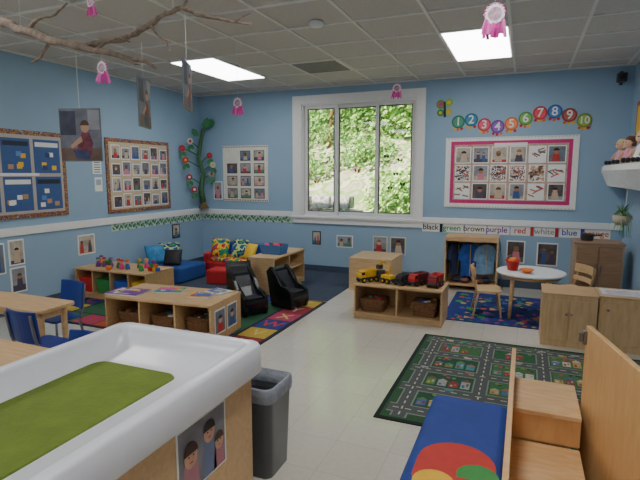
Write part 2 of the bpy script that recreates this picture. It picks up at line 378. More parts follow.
o=wallB('color_word_strip','back')
x=-1.31
for w,c in (('black',(20,20,20)),('green',(30,140,60)),('brown',(110,70,40)),('purple',(120,50,150)),('red',(210,40,40)),('white',(150,150,150)),('blue',(40,80,190)),('orange',(235,120,30))):
    wd=.29
    pane(o,x,x+wd-.012,.70,.815,.004,PAPER)
    if w in('black','red','blue','white'): rect(o,x+wd-.05,x+wd-.012,.70,.815,.0055,mat(c,.7) if w!='white' else RED)
    o.text(w,x+.115,.762,.105,-.006,mat(c,.7)); x+=wd
o.done(recalc=False)
o=B('paper_beanstalk')
st=[(-4.93,6.80,.97),(-4.96,6.78,1.25),(-4.90,6.77,1.5),(-4.97,6.76,1.75),(-4.93,6.76,2.0),(-4.88,6.76,2.2),(-4.80,6.78,2.32)]
o.tube(st,[.05,.04,.035,.03,.03,.025,.02],mat((70,110,70),.7))
o.lathe((-4.92,6.79,.935),[(.09,0),(.05,.05),(.04,.1)],mat((120,100,60),.8))
LEAF=mat((60,130,80),.6,.15)
def leaf(p,d,w,m=LEAF):
    p=Vector(p); d=Vector(d); s_=d.cross(Vector((0.4,-1,0))).normalized()*w
    o.poly([p,p+d*.35+s_,p+d*.75+s_*.8,p+d,p+d*.75-s_*.8,p+d*.35-s_],m)
leaf((-4.80,6.78,2.30),(.16,-.02,.02),.07); leaf((-4.86,6.76,2.2),(.10,-.02,.2),.06); leaf((-4.92,6.7,2.1),(-.05,-.1,.12),.05)
fl=[(-4.98,6.55,2.02),(-4.98,6.42,1.72),(-4.98,6.5,1.45),(-4.80,6.81,1.8),(-4.78,6.82,1.5),(-4.98,6.62,1.25),(-4.98,6.35,1.9),(-4.75,6.82,1.65)]
for q in fl:
    q=Vector(q); nrm=Vector((1,-.6,0)).normalized()
    o.tube([(-4.95,6.77,q.z-.12),((q.x-4.95)/2,(q.y+6.77)/2,q.z-.05),q],.01,LEAF,6)
    o.cyl(q,q+nrm*.01,.05,random.choice([RED,mat((206,206,200),.6),mat((170,40,60),.6)]),n=12); o.cyl(q+nrm*.01,q+nrm*.015,.022,random.choice([PAPER,YEL,RED]),n=10)
    leaf(q+Vector((.01,-.02,-.06)),(.02,-.06,-.1),.03); leaf(q+Vector((0.01,.0,-.05)),(.04,.03,-.08),.03)
o.done(recalc=False)
o=B('wall_speaker'); o.box(-.05,.05,-.1,0,-.05,.05,DGREY); o.cyl((0,-.1,0),(0,-.12,0),.035,BLACK); o.box(-.02,.02,-.02,.0,-.08,.08,DGREY); o.done((.98,YB-.001,2.62),bevel=.008)
o=B('wall_shelf')
prof=[(.0,0),(-.26,0),(-.28,-.02),(-.28,-.06),(-.20,-.24),(-.17,-.25),(0,-.25)]
o.loft([[(XR+a,y,1.60+z) for a,z in prof] for y in (4.1,6.8)],WHITE,False)
for k in range(34): 
    y=4.14+k*.08
    o.loft([[(XR-.283,y,1.54),(XR-.283,y+.03,1.54),(XR-.203,y+.03,1.365),(XR-.203,y,1.365)],[(XR-.29,y,1.54),(XR-.29,y+.03,1.54),(XR-.21,y+.03,1.36),(XR-.21,y,1.36)]],mat((214,216,216),.5),False)
o.done()
def doll(x,y,z,dress,skin=(226,180,150),hair=(110,70,40),s=1,rz=-1.2):
    o=B('rag_doll'); S=mat(skin,.7); Hm=mat(hair,.8)
    o.lathe((0,0,0),[(.055*s,.0),(.05*s,.03*s),(.03*s,.10*s),(.018*s,.125*s)],dress,16)
    o.sph((0,0,.165*s),.042*s,S); o.sph((0,.008*s,.178*s),.044*s,Hm); 
    for sg in(-1,1):
        o.tube([(sg*.02*s,0,.11*s),(sg*.055*s,-.02*s,.08*s),(sg*.06*s,-.04*s,.05*s)],[.012*s,.011*s,.009*s],S)
        o.tube([(sg*.02*s,-.03*s,.015*s),(sg*.025*s,-.09*s,.012*s)],[.014*s,.012*s],S); o.sph((sg*.025*s,-.1*s,.018*s),.018*s,BLACK)
        o.sph((sg*.015*s,-.04*s,.17*s),.005*s,BLACK,n=6); o.sph((sg*.04*s,.01*s,.15*s),.018*s,Hm)
    o.done((x,y,z),rz)
doll(.96,5.9,1.602,mat((226,150,170),.7),s=1.3); doll(.97,5.35,1.602,PAPER,hair=(200,190,170),s=1.4); doll(.96,4.95,1.602,mat((200,80,100),.7),s=1.2)
doll(.96,6.4,1.602,mat((230,180,190),.7),hair=(220,200,150),s=1.3)
o=wallB('wall_art_card','right'); pane(o,-6.6,-6.2,1.9,2.3,.004,mat((200,80,70),.7)); rect(o,-6.55,-6.25,1.95,2.25,.006,YEL); o.done(recalc=False)
o=B('hanging_spider_plant')
o.lathe((0,0,0),[(.05,0),(.08,.04),(.09,.10),(.085,.10),(.05,.09)],mat((190,170,150),.7))
o.tube([(0.02,0,.1),(.03,0,.38)],.003,WHITE,5)
for k in range(120):
    t=U(0,6.28); l=U(.07,.16); dr=U(-.12,.30)
    c,s_=math.cos(t)*.85,math.sin(t)
    p=[Vector((c*l*q,s_*l*q,.1+.18*q-(dr+.16)*q*q)) for q in (0,.25,.5,.75,1)]
    w=Vector((-s_,c,0))*.007; m=random.choice([mat((110,160,100),.6),mat((160,200,140),.6),mat((80,130,80),.6)])
    for i,(a,b_) in enumerate(zip(p,p[1:])): o.poly([a-w*(1-.2*i),a+w*(1-.2*i),b_+w*(.8-.2*i),b_-w*(.8-.2*i)],m)
o.done((.93,5.80,.98),recalc=False)
# ------------------------------------------------------------------ branch mobile
BARK=mat((140,122,106),.9,.4,30,bump=.9,bscale=40,name='bark')
Y0=2.2
def P(x,z,dy=0): return (x*(1+dy/Y0),Y0+dy,1.5+(z-1.5)*(1+dy/Y0))
o=B('hanging_tree_branch')
def twig(pts,rads):
    P2=[];R2=[]
    for i in range(len(pts)-1):
        a,b_=Vector(pts[i]),Vector(pts[i+1])
        for k in range(3):
            t=k/3; j=rads[i]*.35 if k else 0
            P2.append(a.lerp(b_,t)+Vector((U(-j,j),U(-j,j),U(-j,j)))); R2.append((rads[i]*(1-t)+rads[i+1]*t)*(U(.85,1.2) if k else 1.08))
    P2.append(Vector(pts[-1])); R2.append(rads[-1])
    o.tube(P2,R2,BARK,9)
twig([P(-3.5,2.60),P(-3.08,2.445),P(-2.85,2.365,.02),P(-2.66,2.29),P(-2.44,2.236),P(-2.25,2.19,-.02),P(-2.09,2.140),P(-1.95,2.11),P(-1.866,2.065)],[.036,.029,.026,.025,.022,.017,.014,.011,.006])
twig([P(-2.44,2.236),P(-2.30,2.235,.03),P(-2.156,2.24,.04),P(-2.0,2.26,.03),P(-1.906,2.294),P(-1.80,2.34),P(-1.693,2.355),P(-1.6,2.31),P(-1.491,2.281,-.03),P(-1.38,2.25),P(-1.278,2.229)],[.019,.017,.016,.015,.014,.012,.011,.010,.008,.006,.004])
twig([P(-1.693,2.343),P(-1.66,2.39),P(-1.6,2.52)],[.009,.007,.003])
twig([P(-1.906,2.294),P(-1.86,2.24,-.02),P(-1.80,2.2,-.04),P(-1.78,2.14,-.04)],[.009,.006,.005,.003])
twig([P(-2.85,2.36,.02),P(-2.75,2.42),P(-2.6,2.43),P(-2.5,2.48)],[.014,.010,.007,.004])
twig([P(-2.66,2.29),P(-2.75,2.2,-.04),P(-2.84,2.17,-.06)],[.012,.008,.004])
twig([P(-1.38,2.25),P(-1.33,2.27),P(-1.28,2.28)],[.005,.004,.002])
twig([P(-2.09,2.138),P(-2.02,2.1,-.02),P(-1.98,2.09)],[.008,.006,.003])
twig([P(-2.3,2.2),P(-2.22,2.24,-.02),P(-2.12,2.25,-.03),P(-2.05,2.22,-.03)],[.009,.007,.005,.003])
for p,zz in ((P(-2.9,2.38),0),(P(-1.75,2.33),0)): o.tube([p,(p[0],p[1],H)],.0015,PAPER,5)
o.done()
def hcard(cx,cz,w,h,top,rz,k,y=Y0):
    o=B('hanging_photo_card')
    o.box(-w/2,w/2,-.003,.003,-h/2,h/2,mat((120,118,124),.6))
    for sg in(-1,1):
        yy=sg*.0045
        def q(a,b_,c,d,m,e=0): o.poly([(a,yy+sg*e,c),(b_,yy+sg*e,c),(b_,yy+sg*e,d),(a,yy+sg*e,d)],m)
        q(-w/2+.003,w/2-.003,-h/2+.003,h/2-.003,mat((112,114,124),.5,.3,12))
        q(-w*.48,-w*.1,h*.0,h*.45,mat((64,66,84),.5,.4,14),.001); q(w*.2,w*.48,h*.1,h*.47,mat((150,150,156),.5,.2,10),.001)
        q(-w*.48,w*.48,-h*.48,-h*.25,mat((110,86,74),.5,.3,10),.001)
        o.poly([(a*w,yy+sg*.002,b_*h) for a,b_ in ((-.08,-.44),(.22,-.44),(.30,-.16),(.22,.04),(.06,.06),(-.08,-.12))],mat((120,56,66),.5,.5,40))
        o.poly([(a*w,yy+sg*.0025,b_*h) for a,b_ in ((-.12,-.44),(.20,-.46),(.2,-.3),(-.2,-.28))],mat((60,70,110),.5,.3,25))
        o.poly([(.12*w+.10*w*math.cos(t),yy+sg*.003,.14*h+.10*h*math.sin(t)) for t in [j*math.pi/7 for j in range(14)]],mat((196,150,124),.5))
        o.poly([(.12*w+.11*w*math.cos(t),yy+sg*.004,.18*h+.10*h*math.sin(t)) for t in [j*math.pi/7 for j in range(8)]],mat((90,60,44),.5))
        o.poly([(a*w,yy+sg*.003,b_*h) for a,b_ in ((.02,-.02),(-.25,-.2),(-.22,-.26),(.05,-.12))],mat((196,150,124),.5))
    o.tube([(0,0,h/2),(0,0,top-cz)],.0015,PAPER,5)
    o.done((cx,y,cz),rz,recalc=False)
hcard(-2.46,1.73,.25,.31,2.20,.35,0,2.2); hcard(-1.971,1.89,.2,.27,2.21,2.0,1,2.2); hcard(-1.677,1.96,.18,.25,2.33,2.0,2)
def pompom(x,y,z,s=1,top=H):
    o=B('hanging_paper_jellyfish')
    PK=mat((232,70,170),.6,.2,30); P2=mat((246,130,200),.6)
    o.cyl((0,-.004,0),(0,.004,0),.045*s,PAPER,n=20)
    o.cyl((0,-.006,.0),(0,.006,.0),.030*s,mat((190,150,170),.6,.4,60),n=16)
    for k in range(16):
        t=k/15*2-1; x0=t*.036*s
        l=U(.05,.08)*s; yy=U(-.02,.02)*s
        p=[Vector((x0,yy*.3,-.02*s-.02*s*(1-abs(t)))),Vector((x0*1.25,yy,-.02*s-l*.6)),Vector((x0*1.4+U(-.01,.01)*s,yy*1.4,-.03*s-l))]
        w=Vector((.007*s,0.003,0))
        for a,b_ in zip(p,p[1:]): o.poly([a-w,a+w,b_+w,b_-w],PK if k%3 else P2)
    for k in range(9):
        t=math.pi*k/8; o.sph((.045*s*math.cos(t),0,.045*s*math.sin(t)),.007*s,PK if k%2 else P2,n=8)
    o.tube([(0,0,.045*s),(0,0,top-z)],.0012,PAPER,5)
    o.done((x,y,z),U(-.3,.3),recalc=False)
pompom(-2.263,2.2,2.10,.8,2.18); pompom(-2.32,2.2,2.465,.75); pompom(-2.49,4.0,2.15,1.05); pompom(-1.12,4.5,2.27,.85); pompom(-.17,2.5,2.23,1.0)
# ------------------------------------------------------------------ rugs
o=B('carpet'); o.box(XL+.015,-2.1,5.26,YB-.015,0.0005,.006,mat((62,74,92),.95,.25,60,bump=.4,bscale=300,name='dark_carpet')); o.done()
def rugquad(o,x0,x1,y0,y1,z,m): o.poly([(x0,y0,z),(x1,y0,z),(x1,y1,z),(x0,y1,z)],m)
o=B('alphabet_rug'); x0,x1,y0,y1=-4.85,-2.09,3.46,5.22
def F(c): return mat(c,.95,.12,60,bump=.2,bscale=300)
o.box(x0,x1,y0,y1,.0005,.008,F((40,34,60)))
cols=[F((150,40,50)),F((196,90,40)),F((190,160,60)),F((50,110,60)),F((40,60,130)),F((96,50,110)),F((170,60,90)),F((40,110,120))]
k=0; L='ABCDEFGHIJKLMNOPQRSTUVWXYZ'
ny=6; nx=9; sx=(x1-x0-.06)/nx; sy=(y1-y0-.06)/ny
for i in range(nx):
    for j in range(ny):
        a=x0+.03+i*sx; b_=y0+.03+j*sy
        edge=i in(0,nx-1) or j in(0,ny-1)
        if edge:
            rugquad(o,a+.006,a+sx-.006,b_+.006,b_+sy-.006,.0095,cols[(i*3+j*2)%8])
            mm=F((206,180,110)) if (i+j)%2 else F((200,60,60) if cols[(i*3+j*2)%8]!=cols[0] else (190,190,180))
            Msv=o.M; o.M=Matrix.Translation((a+sx/2,b_+sy/2,.0105))@Matrix.Rotation(-math.pi/2,4,'X')
            o.text(L[k%26],0,0,.22,0,mm); o.M=Msv; k+=1
rugquad(o,x0+sx+.06,x1-sx-.06,y0+sy+.05,y1-sy-.05,.0095,F((46,96,64)))
for i in range(10):
    a=U(x0+sx+.2,x1-sx-.4); b_=U(y0+sy+.1,y1-sy-.3); rugquad(o,a,a+U(.1,.25),b_,b_+U(.1,.2),.0105+i*.0002,random.choice(cols))
o.done(recalc=False)
# road rug
o=B('road_map_rug'); x0,x1,y0,y1=-.80,1.0,2.78,4.5
o.box(x0,x1,y0,y1,.0005,.008,F((22,36,30)))
rugquad(o,x0+.03,x1-.03,y0+.03,y1-.03,.0092,F((46,84,54)))
RD=F((82,86,86)); LN=F((190,186,160)); CURB=F((132,138,124))
roads_y=[2.95,3.30,3.66,4.02,4.36]; roads_x=[-.66,-.22,.20,.62,.92]
for yy in roads_y: rugquad(o,x0+.05,x1-.05,yy-.062,yy+.062,.0096,CURB)
for xx in roads_x: rugquad(o,xx-.052,xx+.052,y0+.05,y1-.05,.0097,CURB)
for yy in roads_y: rugquad(o,x0+.05,x1-.05,yy-.05,yy+.05,.0100,RD)
for xx in roads_x: rugquad(o,xx-.042,xx+.042,y0+.05,y1-.05,.0103,RD)
for yy in roads_y:
    x=x0+.08
    while x<x1-.1: rugquad(o,x,x+.04,yy-.005,yy+.005,.0108,LN); x+=.08
for xx in roads_x:
    y=y0+.08
    while y<y1-.1: rugquad(o,xx-.005,xx+.005,y,y+.04,.0109,LN); y+=.08
z=.0115
bc=[F((150,54,50)),F((70,100,150)),F((186,148,84)),F((190,184,168)),F((120,78,66)),F((94,130,62)),F((72,138,138)),F((156,156,156)),F((176,100,72))]
gx=[x0+.03]+roads_x+[x1-.03]; gy=[y0+.03]+roads_y+[y1-.03]
def hh(px,py,w,h):
    global z
    rugquad(o,px,px+w,py,py+h,z,random.choice(bc)); rugquad(o,px+w*.15,px+w*.45,py+h*.15,py+h*.55,z+.0002,random.choice(bc)); rugquad(o,px+w*.6,px+w*.85,py+h*.4,py+h*.8,z+.0002,random.choice(bc))
    o.poly([(px-.008,py+h,z+.0002),(px+w+.008,py+h,z+.0002),(px+w*.5,py+h*1.45,z+.0002)],random.choice(bc)); z+=.00002
for a,b_ in zip(gx,gx[1:]):
    for c,d in zip(gy,gy[1:]):
        if b_-a<.2 or d-c<.2: continue
        a1,b1,c1,d1=a+.06,b_-.06,c+.07,d-.07
        rugquad(o,a1,b1,c1,d1,.0098,random.choice([F((42,96,56)),F((62,108,62)),F((36,80,60)),F((76,114,68))]))
        nh=4; ww=(b1-a1)/nh
        for q in range(nh): 
            if R()<.9: hh(a1+q*ww+.008,c1+.015,ww-.018,U(.06,.12))
        for _ in range(8):
            px=U(a1+.02,b1-.02); py=U(d1-.06,d1-.01)
            o.poly([(px+.016*math.cos(t),py+.016*math.sin(t),z) for t in [q*math.pi/4 for q in range(8)]],random.choice([F((30,76,44)),F((110,146,72)),F((170,74,74))])); z+=.00002
for _ in range(24):
    yy=random.choice(roads_y); px=U(x0+.1,x1-.15); sd=random.choice((.012,-.04)); rugquad(o,px,px+.06,yy+sd,yy+sd+.028,.0125,random.choice(bc))
o.done(recalc=False)
o=B('patterned_play_rug'); x0,x1,y0,y1=-.74,1.0,5.06,6.35
o.box(x0,x1,y0,y1,.0005,.008,F((30,50,120)))
z=.009
for i in range(190):
    px=U(x0+.08,x1-.12); py=U(y0+.08,y1-.1); r=U(.02,.055); m=random.choice([F((40,130,150)),F((60,150,90)),F((190,90,90)),F((200,170,90)),F((90,60,150)),F((80,150,200)),F((20,34,80)),F((20,34,80))])
    nn=random.choice([3,4,5,12]); o.poly([(px+r*math.cos(t),py+r*math.sin(t),z) for t in [q*2*math.pi/nn for q in range(nn)]],m); z+=.000015
for i in range(20): rugquad(o,x0+.01+i*.086,x0+.05+i*.086,y0+.01,y0+.05,.0125,cols[i%8])
o.done(recalc=False)
o=B('padded_play_mat')
MB=mat((36,66,150),.65,.12,8,name='mat_blue')
o.loft([rr(-.47,.0-.04,1.5,3.14,.04,.013),rr(-.49,-.03,1.48,3.16,.05,.03),rr(-.48,-.035,1.49,3.15,.045,.05),rr(-.44,-.07,1.53,3.11,.04,.058)],MB)
def blob(pts,m,z):
    o.poly([(a,b_,z) for a,b_ in pts],m)
def arc(cx,cy,r,a0,a1,n=14): return [(cx+r*math.cos(math.radians(a0+(a1-a0)*k/n)),cy+r*math.sin(math.radians(a0+(a1-a0)*k/n))) for k in range(n+1)]
blob(arc(-.25,2.38,.19,0,180)+[(-.44,2.2),(-.06,2.2)],mat((206,52,44),.6),.0590)
blob(arc(-.14,2.30,.10,-20,200),mat((60,150,70),.6),.0598)
blob(arc(-.33,2.18,.10,-30,210),mat((240,190,50),.6),.0606)
blob([(-.43,1.6),(-.08,1.6),(-.08,2.1),(-.43,2.1)],mat((50,140,70),.6),.0585)
blob(arc(-.28,1.9,.12,0,360)[:-1],mat((206,52,44),.6),.0596)
o.done()
# ------------------------------------------------------------------ shelves
def shelf(o,w,d,h,cols=2,rows=1,m=WOOD,back=True,t=.018,kick=.05,x0=0,y0=0):
    X0,X1=x0-w/2,x0+w/2; Y0_,Y1=y0-d/2,y0+d/2
    o.box(X0,X0+t,Y0_,Y1,0,h-t,m); o.box(X1-t,X1,Y0_,Y1,0,h-t,m); o.box(X0-.004,X1+.004,Y0_-.006,Y1+.004,h-t,h+.004,m)
    o.box(X0+t,X1-t,Y0_+.004,Y1,kick,kick+t,m); o.box(X0+t,X1-t,Y0_+.02,Y0_+.035,0,kick,m)
    if back: o.box(X0+t,X1-t,Y1-.012,Y1-.002,kick,h-t,m)
    for i in range(1,cols):
        x=X0+w*i/cols; o.box(x-t/2,x+t/2,Y0_+.006,Y1-.012,kick+t,h-t,m)
    for j in range(1,rows):
        z=kick+(h-kick)*j/rows; o.box(X0+t,X1-t,Y0_+.006,Y1-.012,z-t/2,z+t/2,m)
def basket(x,y,z,w=.24,d=.2,h=.13,rz=0,fill=True):
    o=B('wicker_basket')
    o.loft([rr(-w*.45,w*.45,-d*.45,d*.45,.03,0),rr(-w/2,w/2,-d/2,d/2,.03,h),rr(-w/2+.012,w/2-.012,-d/2+.012,d/2-.012,.025,h),rr(-w*.42,w*.42,-d*.42,d*.42,.02,.015)],WICK,False)
    for k in range(5):
        zz=h*(k+.5)/5; o.loft([rr(-w*.455-zz*.13,w*.455+zz*.13,-d*.455-zz*.1,d*.455+zz*.1,.03,zz-.006),rr(-w*.46-zz*.15-.003,w*.46+zz*.15+.003,-d*.46-zz*.1-.003,d*.46+zz*.1+.003,.03,zz),rr(-w*.455-zz*.13,w*.455+zz*.13,-d*.455-zz*.1,d*.455+zz*.1,.03,zz+.006)],WICK,False)
    if fill:
        for k in range(14): o.sph((U(-w*.36,w*.36),U(-d*.36,d*.36),h*U(.75,1.0)),U(.020,.032),random.choice([RED,BLU,YEL,GREEN,DGREY,DGREY,BRN,PAPER]),n=8)
    o.done((x,y,z),rz)
o=B('toy_shelf'); shelf(o,.91,.40,.365,2,1); o.done((-1.145,4.955,0),bevel=.003)
basket(-1.42,4.92,.072,.26,.22,.13); basket(-1.30+.42,4.92,.072,.24,.22,.15)
def truck(x,y,z,body,cab,s=1,rz=0,kind='dump'):
    o=B('toy_truck')
    o.box(-.075*s,.075*s,-.028*s,.028*s,.02*s,.035*s,DGREY)
    o.prism([(-.078*s,.035*s),(-.03*s,.035*s),(-.03*s,.085*s),(-.062*s,.085*s),(-.078*s,.058*s)],-.03*s,.03*s,cab)
    o.box(-.068*s,-.04*s,-.031*s,.031*s,.058*s,.078*s,BLACK)
    if kind=='dump': o.loft([[(-.022*s,-.03*s,.038*s),(.07*s,-.03*s,.038*s),(.07*s,.03*s,.038*s),(-.022*s,.03*s,.038*s)],[(-.028*s,-.037*s,.09*s),(.085*s,-.037*s,.09*s),(.085*s,.037*s,.09*s),(-.028*s,.037*s,.09*s)],[(-.02*s,-.03*s,.09*s),(.078*s,-.03*s,.09*s),(.078*s,.03*s,.09*s),(-.02*s,.03*s,.09*s)],[(-.016*s,-.025*s,.05*s),(.065*s,-.025*s,.05*s),(.065*s,.025*s,.05*s),(-.016*s,.025*s,.05*s)]],body,False)
    else:
        o.box(-.02*s,.07*s,-.028*s,.028*s,.035*s,.06*s,body); o.tube([(.03*s,0,.06*s),(.05*s,0,.13*s),(-.03*s,0,.16*s),(-.06*s,0,.12*s)],.009*s,body); o.box(-.08*s,-.045*s,-.02*s,.02*s,.095*s,.125*s,DGREY)
    for wx in (-.052,.01,.055):
        for sg in(-1,1):
            o.cyl((wx*s,sg*.026*s,.02*s),(wx*s,sg*.042*s,.02*s),.02*s,BLACK,n=14)
            o.cyl((wx*s,sg*.0421*s,.02*s),(wx*s,sg*.0435*s,.02*s),.009*s,body,n=10)
    o.done((x,y,z),rz,bevel=.002)
tz=.370
truck(-1.50,4.90,tz,YEL,YEL,1.4,.9); truck(-1.31,4.93,tz,YEL,DGREY,1.4,-.5,'dig'); truck(-1.38,5.09,tz,ORG,YEL,.9,.2)
truck(-1.12,4.90,tz,DGREY,BLACK,1.2,1.3); truck(-.97,4.94,tz,mat((120,50,50),.5),RED,1.4,1.1); truck(-.79,4.93,tz,RED,mat((150,40,40),.5),1.4,1.4); truck(-.93,5.09,tz,BLU,YEL,.9,.3)
o=B('low_bookshelf'); shelf(o,1.12,.56,.36,3,1,WOOD)
for a,b_ in ((-.22,-.03),(.0,.19)):
    o.poly([(.562,a,.07),(.562,b_,.07),(.562,b_,.30),(.562,a,.30)],PAPER); o.poly([(.5635,a+.012,.085),(.5635,b_-.012,.085),(.5635,b_-.012,.285),(.5635,a+.012,.285)],BGS[1])
    c=(a+b_)/2
    o.poly([(.564,c-.06,.09),(.564,c+.06,.09),(.564,c+.04,.17),(.564,c-.04,.17)],SHIRT[0 if a<-.1 else 1])
    o.poly([(.5645,c+.03*math.cos(t),.20+.035*math.sin(t)) for t in [q*math.pi/6 for q in range(12)]],SKIN[0]); o.poly([(.565,c+.033*math.cos(t),.21+.035*math.sin(t)) for t in [q*math.pi/6 for q in range(7)]],HAIR[0])
o.done((-3.03,3.66,.0115),.08,bevel=.003,recalc=False)
basket(-3.38,3.55,.084,.25,.24,.13,.08); basket(-3.03,3.59,.084,.24,.24,.12,.08); basket(-2.68,3.63,.084,.24,.22,.13,.08)
def book(x,y,z,w,d,rz,c,name='picture_book'):
    o=B(name); o.box(-w/2,w/2,-d/2,d/2,0,.012,PAPER); o.box(-w/2-.003,w/2+.003,-d/2-.003,d/2+.003,.012,.014,c)
    for k in range(5): rugquad(o,U(-w/2,-.02),U(.01,w/2),U(-d/2,-.01),U(.01,d/2),.0145+k*.0003,random.choice(MULTI+PHOTOS+[PAPER]))
    o.done((x,y,z),rz)
tb=.377
book(-3.45,3.52,tb,.34,.24,.1,PUR,'magazine'); book(-3.12,3.72,tb,.26,.18,.3,TEAL,'magazine'); book(-2.72,3.68,tb,.22,.17,.2,YEL); book(-2.66,3.86,tb,.2,.16,-.2,PAPER)
o=B('block_storage_shelf'); shelf(o,1.1,.48,.36,4,1,WOOD)
for i in range(4):
    x=-.55+.1375+i*.275
    o.loft([rr(x-.10,x+.10,-.2,.18,.02,.07),rr(x-.115,x+.115,-.215,.2,.02,.24)],[RED,GREEN,BLU,YEL][i],False)
o.done((-4.46,4.50,.0115),bevel=.003)
for k in range(11):
    x=-4.87+k*.078; o=B('toy_figure'); c=random.choice(MULTI)
    o.lathe((0,0,0),[(.028,0),(.03,.02),(.018,.06),(.012,.07)],c,12); o.sph((0,0,.088),.024,mat((220,170,130),.6),n=10); o.lathe((0,0,.095),[(.026,0),(.02,.018),(.004,.022)],random.choice(MULTI),12)
    o.done((x,4.5+U(-.14,.14),.376))
o=B('toy_plant'); o.lathe((0,0,0),[(.03,0),(.04,.05)],ORG,12)
for k in range(14):
    t=k*.45; o.poly([(0,0,.05),(.04*math.cos(t)-.01*math.sin(t),.04*math.sin(t)+.01*math.cos(t),.10),(.06*math.cos(t),.06*math.sin(t),.13),(.04*math.cos(t)+.01*math.sin(t),.04*math.sin(t)-.01*math.cos(t),.10)],GREEN)
o.done((-4.5,4.3,.376),recalc=False)
o=B('toy_block_stack')
for k,(dx,dy,dz) in enumerate(((0,0,0),(.05,.01,0),(.1,-.01,0),(.02,0,.0425),(.07,0,.0425),(.045,0,.085))): o.box(dx,dx+.042,dy,dy+.042,dz,dz+.042,MULTI[k])
o.done((-4.02,4.42,.376),.2,bevel=.003)
o=B('storage_cabinet'); shelf(o,.9,.36,.46,2,2,WOOD2); o.done((-2.98,5.70,.008),math.pi/2,bevel=.003)
o=B('toy_cabinet'); shelf(o,.62,.56,.42,1,1,WOOD2); o.box(-.29,.29,-.27,-.26,.07,.40,WOODV); o.cyl((.2,-.27,.25),(.2,-.285,.25),.012,METAL); o.done((-1.79,6.26,0),-math.pi/2,bevel=.003)
# ------------------------------------------------------------------ sensory table
o=B('sensory_table')
bx0,bx1,by0,by1=-1.88,-1.13,.2,1.88
PW=wood('sensory_wood',(204,164,116),(218,180,130))
o.box(bx1-.02,bx1,by0,by1,.08,.615,PW); o.box(bx0,bx0+.02,by0,by1,.08,.615,PW); o.box(bx0+.02,bx1-.02,by1-.02,by1,.08,.615,PW); o.box(bx0+.02,bx1-.02,by0,by0+.02,.08,.615,PW)
o.box(bx0,bx1,by0,by1,.06,.08,PW)
for x in(bx0+.06,bx1-.06):
    for y in (by0+.08,by1-.08): o.cyl((x,y,.06),(x,y,.04),.012,METAL); o.cyl((x-.012,y,.03),(x+.012,y,.03),.03,BLACK,n=16)
ox0,ox1,oy0,oy1=-1.94,-1.08,.14,1.94
def R4(dl,dr,df,z,r): return rr(ox0+dl,ox1-dr,oy0+df,oy1-df,r,z,7)
o.loft([R4(.03,.03,.03,.585,.05),R4(.006,.006,.006,.592,.06),R4(.0,.0,.0,.60,.065),R4(.004,.004,.004,.715,.065),R4(.010,.010,.010,.725,.062),R4(.02,.02,.02,.729,.058),R4(.045,.05,.05,.729,.052),R4(.055,.06,.06,.725,.05),R4(.060,.068,.068,.71,.05),R4(.075,.10,.10,.625,.055),R4(.085,.29,.24,.612,.055),R4(.09,.33,.27,.585,.06)],PLASTW,True)
SAND=mat((104,122,40),.95,.12,9,bump=.5,bscale=60,name='green_sand')
o.loft([R4(.085,.30,.25,.600,.06),R4(.088,.305,.255,.611,.06)],SAND,False,cap0=False)
X=bx1+.002
o.poly([(X,1.34,.28),(X,1.66,.28),(X,1.66,.56),(X,1.34,.56)],PAPER)
o.poly([(X+.001,1.35,.29),(X+.001,1.65,.29),(X+.001,1.65,.55),(X+.001,1.35,.55)],mat((130,126,132),.5,.25,8))
for cy,cz,r,hc in ((1.42,.43,.040,(70,44,30)),(1.54,.47,.036,(40,28,24)),(1.605,.40,.030,(90,60,40))):
    o.poly([(X+.002,cy-r*1.3,.29),(X+.002,cy+r*1.3,.29),(X+.002,cy+r,cz-r*.6),(X+.002,cy-r,cz-r*.6)],random.choice([PAPER,mat((110,120,150),.6),mat((180,120,130),.6)]))
    o.poly([(X+.003,cy+r*math.cos(t),cz+r*1.2*math.sin(t)) for t in [k*math.pi/8 for k in range(16)]],mat((206,158,130),.6))
    o.poly([(X+.004,cy+r*1.1*math.cos(t),cz+r*.3+r*1.2*math.sin(t)) for t in [k*math.pi/8 for k in range(9)]],mat(hc,.6))
    for e in(-.35,.35): o.poly([(X+.004,cy+r*e-.004,cz),(X+.004,cy+r*e+.004,cz),(X+.004,cy+r*e+.004,cz+.006),(X+.004,cy+r*e-.004,cz+.006)],BLACK)
    o.poly([(X+.004,cy-r*.3,cz-r*.5),(X+.004,cy+r*.3,cz-r*.5),(X+.004,cy+r*.2,cz-r*.65),(X+.004,cy-r*.2,cz-r*.65)],mat((170,80,80),.6))
o.done(recalc=True)
o=B('trash_can'); GC=mat((88,90,96),.4,.05)
def rrc(s_,z,r=.04): return rr(-.13*s_,.13*s_,-.13*s_,.13*s_,r,z)
o.loft([rrc(.85,0),rrc(.96,.42),rrc(1.0,.425),rrc(1.0,.46),rrc(.93,.465),rrc(.90,.42),rrc(.78,.03)],GC,True)
BAG=mat((134,138,146),.35,.1,30,bump=.8,bscale=30)
o.loft([rrc(1.01,.40),rrc(1.03,.43),rrc(1.02,.468),rrc(.92,.472),rrc(.88,.40)],BAG,True,cap0=False,cap1=False)
o.box(-.11,.11,-.11,.11,.36,.37,BLACK)
o.done((-1.20,2.08,0))
